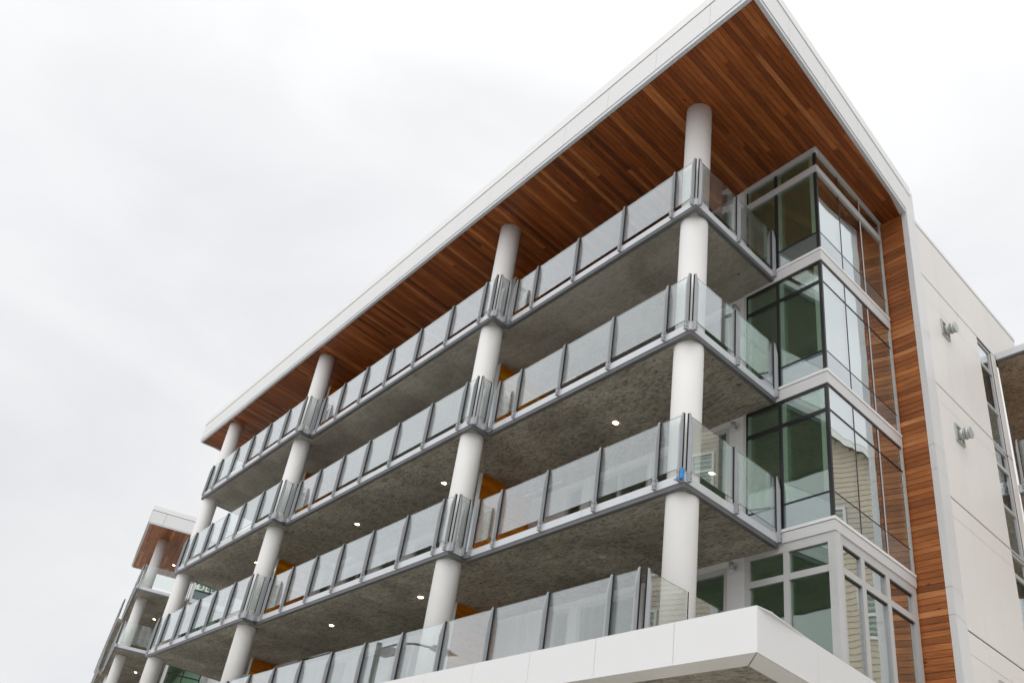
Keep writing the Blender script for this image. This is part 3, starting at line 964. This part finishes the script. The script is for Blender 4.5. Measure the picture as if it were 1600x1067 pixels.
# first-floor corner window: heavy grey frames
za, zb = Z0 - 9.0, Z0 - 6.118
fr = MB()
fw = .13
fr.box(-1.265, XC - .16, YB + .005, YB + .11, zb - .17, zb - .001)
fr.box(-1.265, -1.126, YB + .006, YB + .11, za, zb - .17); fr.box(-.352, -.233, YB + .006, YB + .11, za, zb - .17)
fr.box(XC - .16, XC, YB, YB + .14, za, zb - .001)
for a, b2 in ((-1.126, -.352), (-.233, XC - .16)):
    fr.box(a, b2, YB + .007, YB + .10, Z0 - 6.812, Z0 - 6.693)
fr.ub(UB - .12, UB, YB + .141, YB + .24, za, zb - .001)
fr.ub(UB - .12, UB - .004, YB + .241, YE, zb - .17, zb - .001)
for a, b2 in ((3.763, 3.902), (4.695, 4.834), (5.746, YE)):
    fr.ub(UB - .12, UB - .005, a, b2, za, zb - .17)
for a, b2 in ((YB + .241, 3.763), (3.902, 4.695), (4.834, 5.746)):
    fr.ub(UB - .11, UB - .006, a, b2, Z0 - 6.812, Z0 - 6.693)
cw = obj('corner_window', fr, 'frame', B)
for zt in (zb - .17, Z0 - 6.812):
    for a, b2 in ((YB + .241, 3.763), (3.902, 4.695), (4.834, 5.746)):
        obj('gasket', MB().ub(UB - .07, UB - .035, a + .002, b2 - .002, zt - .035, zt - .001), 'gasket', cw)
for c, d in ((za, Z0 - 6.812), (Z0 - 6.693, zb - .17)):
    for a, b2 in ((-1.126, -.352), (-.233, XC - .16)): pane_front(cw, a, b2, YB + .05, c, d)
    for a, b2 in ((YB + .241, 3.763), (3.902, 4.695), (4.834, 5.746)): pane_side(cw, a, b2, c, d, u=UB - .045)

# ---- cedar wall at the end of the bay (faces front)
YW = 5.964
q = MB(); q.box(.22, .877, YW + .02, YW + .12, Z0 - 14.3, Z0 + ROOFZ)
cwl = obj('cedar_wall', q, 'joint', B)
zz = Z0 + ROOFZ - .10
zz = Z0 - 9.9
i = 0
while zz < Z0 + ROOFZ - .01:
    h_ = min(.1235, Z0 + ROOFZ - zz)
    q = MB()
    dy = random.uniform(-.002, .002)
    q.extr([(.270, YW + .004 + dy, zz + .003), (.270, YW + .019, zz + .003), (.270, YW + .019, zz + h_ - .003), (.270, YW + dy + .010, zz + h_ - .003)], (.611, 0, 0))
    obj('cladding_board', q, 'planks', cwl)
    zz += .1235; i += 1

# ---- white corner trim and right-hand side wall
XT0, XT1 = .885, 1.026
SK2 = -.228
YF = 6.539
def fx(y): return XT1 + SK2 * (y - YW)
zj = [Z0 - 14.3, Z0 - 9.65, Z0 - 9.12, Z0 - 6.70, Z0 - 6.18, Z0 - 3.757, Z0 - 3.212, Z0 - .271, Z0 + 2.20, Z0 + 2.98, Z0 + 4.05]
for a, b2 in zip(zj[:-1], zj[1:]):
    q = MB()
    if b2 > Z0 + ROOFZ + .1:
        q.prism([(XT1, YW + .0), (fx(YF), YF), (fx(YF) - .02, YF), (XT1 - .02, YW + .0)], a + .004, b2 - .004)
        q2 = MB(); q2.box(XT0, XT1 - .021, YW, YW + .02, a + .004, Z0 + ROOFZ - .001); obj('corner_panel', q2, 'white', B)
    else:
        q.prism([(XT0, YW), (XT1, YW), (fx(YF), YF), (fx(YF) - .02, YF), (XT1 - .02, YW + .02), (XT0, YW + .02)], a + .004, b2 - .004)
    obj('corner_panel', q, 'white', B)
UW = 1.840
YEND = 10.684
q = MB(); q.ub(UW - .16, UW - .022, YF - .55, 9.52, Z0 - 14.3, Z0 + 3.06); q.ub(UW - .16, UW - .022, 9.5205, YEND - .02, Z0 + 1.53, Z0 + 3.06); q.ub(UW - .16, UW - .022, 10.43, YEND - .02, Z0 - 14.3, Z0 + 1.5295); q.ub(UW - .16, UW - .022, YEND - .0195, 12.48, Z0 + 1.6, Z0 + 3.06); q.ub(UW - .30, UW - .17, 9.3, 10.6, Z0 - 14.3, Z0 + 1.6)
sw = obj('side_wall', q, 'joint', B)
hz = [-14.29, -11.61, -9.925, -7.248, -6.807, -4.546, -4.125, -1.854, -1.433, .883, 1.537, 3.064]
vy = [YF, 7.422, 8.423, 9.544, 10.406, YEND, 11.55, 12.5]
for a, b2 in zip(hz[:-1], hz[1:]):
    thick_b = .017 if round(a, 2) in (-6.81, -4.12, -4.13, -1.43, 1.54) else .0055
    thick_t = .017 if round(b2, 2) in (-6.81, -4.12, -4.13, -1.43, 1.54) else .004
    for c, d in zip(vy[:-1], vy[1:]):
        if 9.5 < c < 10.0 and b2 <= 1.6 or c > 10.6 and b2 < 1.6: continue      # window strip; only the top row runs on
        q = MB(); q.ub(UW - .02, UW, c + .0055, d - .0055, Z0 + a + thick_b, Z0 + b2 - thick_t)
        obj('cladding_panel', q, 'wall', sw)
q = MB(); q.ub(UW - .20, UW + .012, YF + .01, 12.52, Z0 + 3.084, Z0 + 3.19); obj('parapet_cap', q, 'cap', sw)
q = MB(); q.ub(UW - .15, UW - .03, YF + .01, 12.51, Z0 + 3.066, Z0 + 3.0835); obj('parapet_joint', q, 'joint', sw)
# window strip in the side wall
for zt, zm1, zs, zbm in ((1.517, .833, -.327, -1.418), (-1.457, -1.943, -3.014, -4.105), (-4.144, -4.65, -5.761, -6.792)):
    fr = MB()
    a, b2 = 9.550, 10.400
    fr.ub(UW - .10, UW - .030, a, b2, Z0 + zt - .06, Z0 + zt); fr.ub(UW - .10, UW - .030, a, b2, Z0 + zbm, Z0 + zbm + .06)
    fr.ub(UW - .10, UW - .031, a, a + .05, Z0 + zbm + .06, Z0 + zt - .06); fr.ub(UW - .10, UW - .031, b2 - .09, b2, Z0 + zbm + .06, Z0 + zt - .06)
    fr.ub(UW - .10, UW - .032, a + .05, b2 - .09, Z0 + zm1 - .05, Z0 + zm1 + .05); fr.ub(UW - .10, UW - .032, a + .05, b2 - .09, Z0 + zs - .04, Z0 + zs + .04)
    w = obj('side_window', fr, 'frame', B)
    for c, d, nm, mt_ in ((zm1 + .05, zt - .06, 'pane', 'window'), (zs + .04, zm1 - .05, 'pane', 'window'), (zbm + .06, zs - .04, 'spandrel_pane', 'spandrel')):
        pane_side(w, a + .05, b2 - .09, Z0 + c, Z0 + d, mt_, nm, u=UW - .05)
    if True:
        gk = MB(); gk.ub(UW - .075, UW - .058, a + .055, b2 - .20, Z0 + zs + .05, Z0 + zm1 - .06); obj('casement', gk, 'blackframe', w)

# ---- solid core behind the flats so no sky shows through
q = MB()
q.box(-27.2, .0, 6.32, 10.6, 0, Z0 + 3.2)
q.box(-27.2, .6, 3.4, 6.05, 0, Z0 - 9.6)
obj('core_wall', q, 'wall', B)

# ---- ground floor shopfront under the canopy
for i in range(9):
    x1 = .2 - i * 3.0
    front_window(B, x1 - 2.9, x1, 3.05, .3, 4.3, (.5,), (3.2,), .08, 'frame', .12, 'shopfront_window')

# ---- rear wing balconies beyond the side wall
def rear_balcony(zb, xr):
    s = MB(); s.prism([(.30, YEND + .05), (xr, YEND + .05), (xr, YEND + 7), (-2.9, YEND + 7)], Z0 + zb + .01, Z0 + zb + .20)
    rb = obj('rear_balcony', s, 'concrete', B)
    f = MB(); f.box(.295, xr + .02, YEND + .012, YEND + .048, Z0 + zb + .035, Z0 + zb + .225); obj('fascia_panel', f, 'alu', rb)
    f = MB(); f.box(.305, xr, YEND + .020, YEND + .12, Z0 + zb - .004, Z0 + zb + .030); obj('edge_trim', f, 'edge', rb)
    return rb
rb = rear_balcony(1.43, 1.95)
rb = rear_balcony(-2.31, 1.95)
link('rail_post', POST, rb, (.44, YEND + .03, Z0 - 2.21)); link('rail_post', POST, rb, (1.75, YEND + .03, Z0 - 2.21))
m_ = MB(); m_.box(.46, 1.73, YEND + .075, YEND + .09, Z0 - 1.99, Z0 - .92); m_.mi = [1, 1, 0, 1, 0, 1]; obj('glass_panel', m_, ['rail', 'glassedge'], rb)
q = MB(); q.prism([(.26, YEND + .01), (-3.0, YEND + 7), (-3.2, YEND + 7), (.10, YEND + .01)], Z0 - 14.3, Z0 + 1.43); rw = obj('rear_wall', q, 'joint', B)
zz = Z0 - 6
while zz < Z0 + 1.4:
    q = MB(); q.prism([(.285, YEND + .012), (-2.97, YEND + 6.98), (-2.99, YEND + 6.98), (.264, YEND + .012)], zz + .003, min(zz + .1215, Z0 + 1.43)); obj('wall_board', q, 'fin', rw)
    zz += .1235

# ================================================================ far wing (second block, turned 12 degrees)
W = link('apartment_wing', None, None, (-40.57, .738, 0))
W.rotation_euler = (0, 0, math.atan2(-.202, .979))
tag(W, 'farther white wing with cedar soffit seen behind the left end of the main block', 'building')
# local frame: -x runs left along its front, +y runs back
r = MB(); r.box(-9.6, -.10, .10, 14, Z0 + ROOFZ + .03, Z0 + ROOFZ + .95)
wr = obj('roof', r, 'cap', W)
for i in range(6):
    q = MB(); q.box(-1.40 - 1.57 * i + .006, (-1.40 - 1.57 * (i - 1) if i else 0) - .006, -.012, 0, Z0 + ROOFZ + .06, Z0 + ROOFZ + .72); obj('fascia_panel', q, 'white', wr)
for a, b2 in ((.0, .75), (.75, 2.6), (2.6, 4.4), (4.4, 6.2), (6.2, 8.0), (8, 9.8)):
    q = MB(); q.box(-.012, 0, a + .006, b2 - .006, Z0 + ROOFZ + .06, Z0 + ROOFZ + .72); obj('fascia_panel', q, 'white', wr)
q = MB(); q.box(-9.3, -.02, .012, .09, Z0 + ROOFZ + .06, Z0 + ROOFZ + .75); q.box(-.09, -.02, .0905, 12, Z0 + ROOFZ + .06, Z0 + ROOFZ + .75); obj('fascia_backing', q, 'joint', wr)
q = MB(); q.box(-9.3, .012, -.02, .10, Z0 + ROOFZ + .745, Z0 + ROOFZ + .985); q.box(-.10, .012, .1005, 12, Z0 + ROOFZ + .745, Z0 + ROOFZ + .985); obj('roof_cap', q, 'cap', wr)
q = MB(); q.box(-9.3, -.013, .013, .10, Z0 + ROOFZ, Z0 + ROOFZ + .055); q.box(-.10, -.013, .101, 12, Z0 + ROOFZ, Z0 + ROOFZ + .055); obj('drip_edge', q, 'alu', wr)
q = MB()
yy = .11
while yy < 8:
    x = -.11
    while x > -9:
        L_ = random.uniform(1.6, 4.2)
        q.box(max(x - L_, -9.4) + .004, x, yy, yy + .134, Z0 + ROOFZ + .006, Z0 + ROOFZ + .024); x -= L_
    yy += .14
o = obj('soffit_boards', q, 'planks', wr); o['kind'] = 'stuff'
for cx in (-2.45, -9.2, -16.0, -22.8):
    c = MB(); c.cyl((0, 0), .28, 0, Z0 + ROOFZ + .02, 32); obj('column', c, 'column', W, (cx, 1.12, 0), smooth=True)
for k in range(5):
    z = Z0 - k * H
    s = MB(); s.box(-9.2, -.73, .63, 4.6, z - .09, z + .10); s.box(-29, -9.2005, .38, 4.6, z - .09, z + .10)
    bal = obj('balcony', s, 'concrete', W)
    f = MB(); f.box(-9.0, -.70, .60, .628, z - .016, z + .130); obj('fascia_panel', f, 'alu', bal)
    f = MB(); f.box(-29, -9.2, .35, .378, z - .016, z + .130); obj('fascia_panel', f, 'alu', bal)
    if k < 5:
        for i in range(14): link('rail_post', POST, bal, (-9.3 - 1.5 * i, .35, z))
        for i in range(13):
            m_ = MB(); m_.box(-9.3 - 1.5 * (i + 1) + .02, -9.3 - 1.5 * i - .02, .380, .395, z + .275, z + 1.292); m_.mi = [1, 1, 0, 1, 0, 1]; obj('glass_panel', m_, ['rail', 'glassedge'], bal)
    f = MB(); f.box(-.728, -.70, .6285, 3.25, z - .016, z + .130); obj('fascia_panel', f, 'alu', bal)
    f = MB(); f.box(-9.1, -.715, .612, .70, z - .10, z - .02); f.box(-.80, -.712, .701, 3.25, z - .10, z - .02); obj('edge_trim', f, 'edge', bal)
    if k < 4:
        for i in range(6): link('rail_post', POST, bal, (-.79 - 1.55 * i, .60, z))
        for i in range(5):
            m_ = MB(); m_.box(-.79 - 1.55 * (i + 1) + .02, -.79 - 1.55 * i - .02, .630, .645, z + .275, z + 1.292); m_.mi = [1, 1, 0, 1, 0, 1]; obj('glass_panel', m_, ['rail', 'glassedge'], bal)
        for yy in (.69, 2.42, 3.22): link('rail_post', POST, bal, (-.70, yy, z), math.pi / 2)
        for a, b2 in ((.71, 2.40), (2.44, 3.20)):
            m_ = MB(); m_.box(-.745, -.730, a, b2, z + .275, z + 1.292); m_.mi = [1, 1, 1, 0, 1, 0]; obj('glass_panel', m_, ['rail', 'glassedge'], bal)
# body of the wing and its side windows
q = MB(); q.box(-28, -1.3, 4.35, 13.8, 0, Z0 + ROOFZ); q.box(-28, -1.0, 5.6, 13.8, 0, Z0 + ROOFZ); obj('wing_wall', q, 'backwall', W)
for k in range(4):
    z = Z0 - k * H
    hd = z + (ROOFZ if k == 0 else H - .22)
    fr = MB()
    fr.box(-1.2, -.30, 3.32, 3.37, z + .10, hd); fr.box(-.36, -.29, 3.371, 3.43, z - .15, hd)
    fr.box(-.36, -.28, 3.431, 6.6, z - .15, z + .08)
    cw = obj('side_window', fr, 'frame', W)
    mu = MB()
    for ym in (4.25, 5.12): mu.box(-.36, -.30, ym - .03, ym + .03, z + .08, hd)
    for a, b2 in ((3.44, 4.22), (4.28, 5.09)):
        for zt in (z + .56, z + 2.32): mu.box(-.36, -.30, a, b2, zt - .03, zt + .03)
        mu.box(-.36, -.30, a, b2, hd - .08, hd)
    obj('mullion', mu, 'blackframe', cw)
    for a, b2 in ((3.44, 4.22), (4.28, 5.09)):
        for c, d, nm, mt_ in ((z + .08, z + .53, 'spandrel_pane', 'spandrel'), (z + .59, z + 2.29, 'pane', 'window'), (z + 2.35, hd - .08, 'pane', 'window')):
            q = MB(); q.box(-.345, -.325, a, b2, c, d); obj(nm, q, mt_, cw)

# ================================================================ fittings on the building
LENS, RING = MB(), MB()
LENS.cyl((0, 0), .062, -.006, 0, 24)
n_ = 28
vs = []
for r_, z_ in ((.062, -.004), (.088, -.010), (.095, -.002), (.095, 0.0)):
    vs += [(r_ * math.cos(2 * math.pi * i / n_), r_ * math.sin(2 * math.pi * i / n_), z_) for i in range(n_)]
RING.add(vs, [[j * n_ + i, j * n_ + (i + 1) % n_, (j + 1) * n_ + (i + 1) % n_, (j + 1) * n_ + i] for j in range(3) for i in range(n_)])
LENSD, RINGD = LENS.data('lens', 'lens'), RING.data('ring', 'ring')
LENSOFF = LENS.data('lens', 'lensoff')
def ceiling_light(x, y, z, label, on=True):
    t = link('ceiling_light', None, None, (x, y, Z0 + z))
    tag(t, label, 'ceiling light', 'recessed round downlights in the soffits')
    link('lens', LENSD if on else LENSOFF, t); link('trim_ring', RINGD, t)
ceiling_light(-9.695, 1.075, ROOFZ, 'lit downlight in cedar soffit seen through top railing beside second column')
ceiling_light(-14.44, 1.079, ROOFZ, 'lit downlight in cedar soffit seen through top railing midway between second and third columns')
ceiling_light(-3.581, 1.453, -H - .0925, 'lit downlight in the concrete ceiling between first and second columns, above the blue-taped corner')
ceiling_light(-9.487, .858, -H - .0925, 'lit downlight in the concrete ceiling just left of the second column, third storey')
ceiling_light(-14.209, .86, -H - .0925, 'lit downlight midway between second and third columns under the middle balcony')
ceiling_light(-20.706, .451, -H - .0925, 'lit downlight half hidden at the left edge of the third column under the middle balcony')
ceiling_light(-9.425, .80, -2 * H - .0925, 'lit downlight left of the second column under the lowest balcony')
ceiling_light(-14.071, .788, -2 * H - .0925, 'lit downlight midway between second and third columns under the lowest balcony')
ceiling_light(-3.571, 1.413, -2 * H - .0925, 'unlit grey downlight in the concrete ceiling above the white canopy', on=False)
ceiling_light(-46.6, 4.30, ROOFZ + .004, 'lit downlight in the far wing\'s cedar soffit')
ceiling_light(-46.246, 4.192, -.10, 'lit downlight in the far wing\'s upper concrete ceiling')
ceiling_light(-45.962, 4.142, -H - .10, 'lit downlight in the far wing\'s lower concrete ceiling')

def wall_lamp(z, label):
    t = link('wall_lamp', None, None, (-1.45, 2.87, Z0 + z))
    tag(t, label, 'wall lamp', 'small wall lamps beside the balcony doors')
    q = MB(); q.cyl((0, -.09), .05, -.085, .075, 20); q.box(-.02, .02, -.05, .018, -.02, .02)
    obj('lamp_body', q, 'post', t, smooth=True)
    q = MB(); q.cyl((0, -.09), .046, -.095, -.086, 20); obj('lens', q, 'sign', t)
wall_lamp(-.37, 'small grey cylinder lamp on the wall by the third-floor corner window')
wall_lamp(-3.36, 'small grey cylinder lamp on the wall above the blue-taped balcony corner')
wall_lamp(-6.36, 'small grey cylinder lamp beside the door above the white canopy')

def vent(y, z, label):
    t = link('vent_hood', None, None, (UW + SK * y, y, Z0 + z), SIDE_ROT)
    tag(t, label, 'vent', 'round vent pipes on the white side wall')
    q = MB()                                   # square flange frame
    a, b2, d = .21, .165, .035
    for x0, x1, z0, z1 in ((-a, a, b2, a), (-a, a, -a, -b2), (-a, -b2, -b2, b2), (b2, a, -b2, b2)):
        q.box(0, d, x0, x1, z0, z1)
    obj('flange', q, 'vent', t)
    q = MB(); q.tube((.0, 0, 0), (.13, 0, 0), .115, 28); q.tube((.13, 0, 0), (.15, 0, 0), .132, 28); q.tube((.15, 0, 0), (.24, 0, 0), .118, 28)
    q.tube((.24, 0, 0), (.262, 0, 0), .134, 28)
    obj('pipe', q, 'vent', t, smooth=True)
vent(7.48, .486, 'upper galvanised vent pipe sticking out of the white side wall')
vent(7.45, -2.30, 'lower galvanised vent pipe sticking out of the white side wall')
vent(7.90, -7.60, 'lowest vent pipe on the side wall, at the bottom edge')

t = MB()
t.box(-.035, .025, -.062, -.012, .02, .20); t.box(-.13, -.05, -.092, -.088, -.012, .022); t.box(.012, .03, -.05, -.01, -.02, .01)
tp = obj('painters_tape', t, 'tape', None, (-.01, .0, Z0 - 2 * H))
tag(tp, 'scrap of blue painter\'s tape on the corner posts of the lowest right balcony', 'tape')

# lettering in the far wing's side window
fc = bpy.data.curves.new('window_sign', 'FONT')
fc.body = 'OLD'; fc.size = .50; fc.extrude = .01; fc.space_character = 1.12
fo = bpy.data.objects.new('window_sign_tmp', fc); COL.objects.link(fo)
bpy.context.view_layer.update()
dg = bpy.context.evaluated_depsgraph_get()
me = bpy.data.meshes.new_from_object(fo.evaluated_get(dg))
bpy.data.objects.remove(fo)
me.materials.clear(); me.materials.append(M['sign'])
sg = bpy.data.objects.new('window_sign', me); COL.objects.link(sg)
sg.rotation_euler = (math.pi / 2, 0, math.pi / 2 + math.atan2(-.202, .979))
wm = Matrix.Translation((-40.57, .738, 0)) @ Matrix.Rotation(math.atan2(-.202, .979), 4, 'Z')
sg.location = wm @ Vector((-.318, 3.50, Z0 + .62))
tag(sg, 'white block letters OLD in a side window of the far wing', 'sign')

# ================================================================ across the lane: house mirrored in the corner glass
N = link('neighbour_house', None, None, (3.0, 15.0, 0))
tag(N, 'beige clapboard gabled house mirrored in the right-hand corner windows', 'house')
hw, he, hr_ = 9.0, Z0 + .9, Z0 + 5.0
q = MB(); q.extr([(0, .06, 0), (hw, .06, 0), (hw, .06, he), (hw / 2, .06, hr_), (0, .06, he)], (0, 9, 0)); hwall = obj('wall', q, 'siding', N)
q = MB()
zz = 6.0
while zz < hr_ - .2:
    x0, x1 = 0.12, hw - .12
    if zz > he:
        f_ = (zz - he) / (hr_ - he); x0, x1 = max(.12, hw / 2 * f_ + .12), min(hw - .12, hw - hw / 2 * f_ - .12)
    if x1 > x0: q.extr([(x0, .058, zz), (x0, .028, zz), (x0, .045, zz + .176), (x0, .058, zz + .176)], (x1 - x0, 0, 0))
    zz += .18
o = obj('siding', q, 'siding', hwall); o['kind'] = 'stuff'
q = MB(); q.box(0, .12, -.0, .06, 0, he - .1); q.box(hw - .12, hw, -.0, .06, 0, he - .1); obj('corner_board', q, 'trimw', N)
q = MB()
q.extr([(-.45, -.35, he - .45), (hw / 2, -.35, hr_ + .05), (hw / 2, -.35, hr_ + .25), (-.45, -.35, he - .22)], (0, 9.8, 0))
q.extr([(hw + .45, -.35, he - .45), (hw / 2, -.35, hr_ + .05), (hw / 2, -.35, hr_ + .25), (hw + .45, -.35, he - .22)], (0, 9.8, 0))
obj('roof', q, 'shingle', N)
q = MB()
q.extr([(-.47, -.38, he - .50), (hw / 2, -.38, hr_ + .0), (hw / 2, -.38, hr_ + .22), (-.47, -.38, he - .26)], (0, .028, 0))
q.extr([(hw + .47, -.38, he - .50), (hw / 2, -.38, hr_ + .0), (hw / 2, -.38, hr_ + .22), (hw + .47, -.38, he - .26)], (0, .028, 0))
obj('rake_board', q, 'trimw', N)
for wx, wz in ((.35, Z0 - 4.1), (2.6, Z0 - 4.1), (5.8, Z0 - 4.1), (1.6, Z0 - 1.4), (5.8, Z0 - 1.4), (3.9, Z0 + 1.6), (.35, Z0 - 7.2), (2.6, Z0 - 7.2), (5.8, Z0 - 7.2)):
    w = front_window(N, wx, wx + .95, -.02, wz, wz + 1.5, (), (wz + .75,), .09, 'trimw', .07)
    q = MB(); q.box(wx + .09, wx + .86, .036, .040, wz + .09, wz + 1.41); obj('blind', q, 'joint', w)

# street lamp across the way, mirrored in the terrace glass
S = link('street_lamp', None, None, (-22.3, -8.1, .13))
tag(S, 'dark green street lamp mirrored in the terrace glass above the canopy', 'street lamp')
q = MB(); q.tube((0, 0, 0), (0, 0, 10.3), .15, 20, r1=.11); obj('pole', q, 'lamppole', S, smooth=True)
q = MB(); q.box(.12, .95, -.30, -.06, 9.80, 10.05); obj('signal_box', q, 'lamphead', S)
q = MB()
pts = [(.12, -.06, 10.1), (.9, -.30, 10.22), (1.7, -.52, 10.20), (2.4, -.72, 10.05), (2.8, -.84, 9.95)]
for a, b2 in zip(pts[:-1], pts[1:]): q.tube(a, b2, .04, 10)
obj('arm', q, 'lamppole', S)
q = MB(); q.extr([(2.6, -.68, 9.92), (2.75, -.72, 10.08), (3.3, -.86, 9.98), (3.75, -1.0, 9.72), (3.2, -.86, 9.74)], (-.08, -.30, 0)); obj('lamp_head', q, 'lamphead', S)
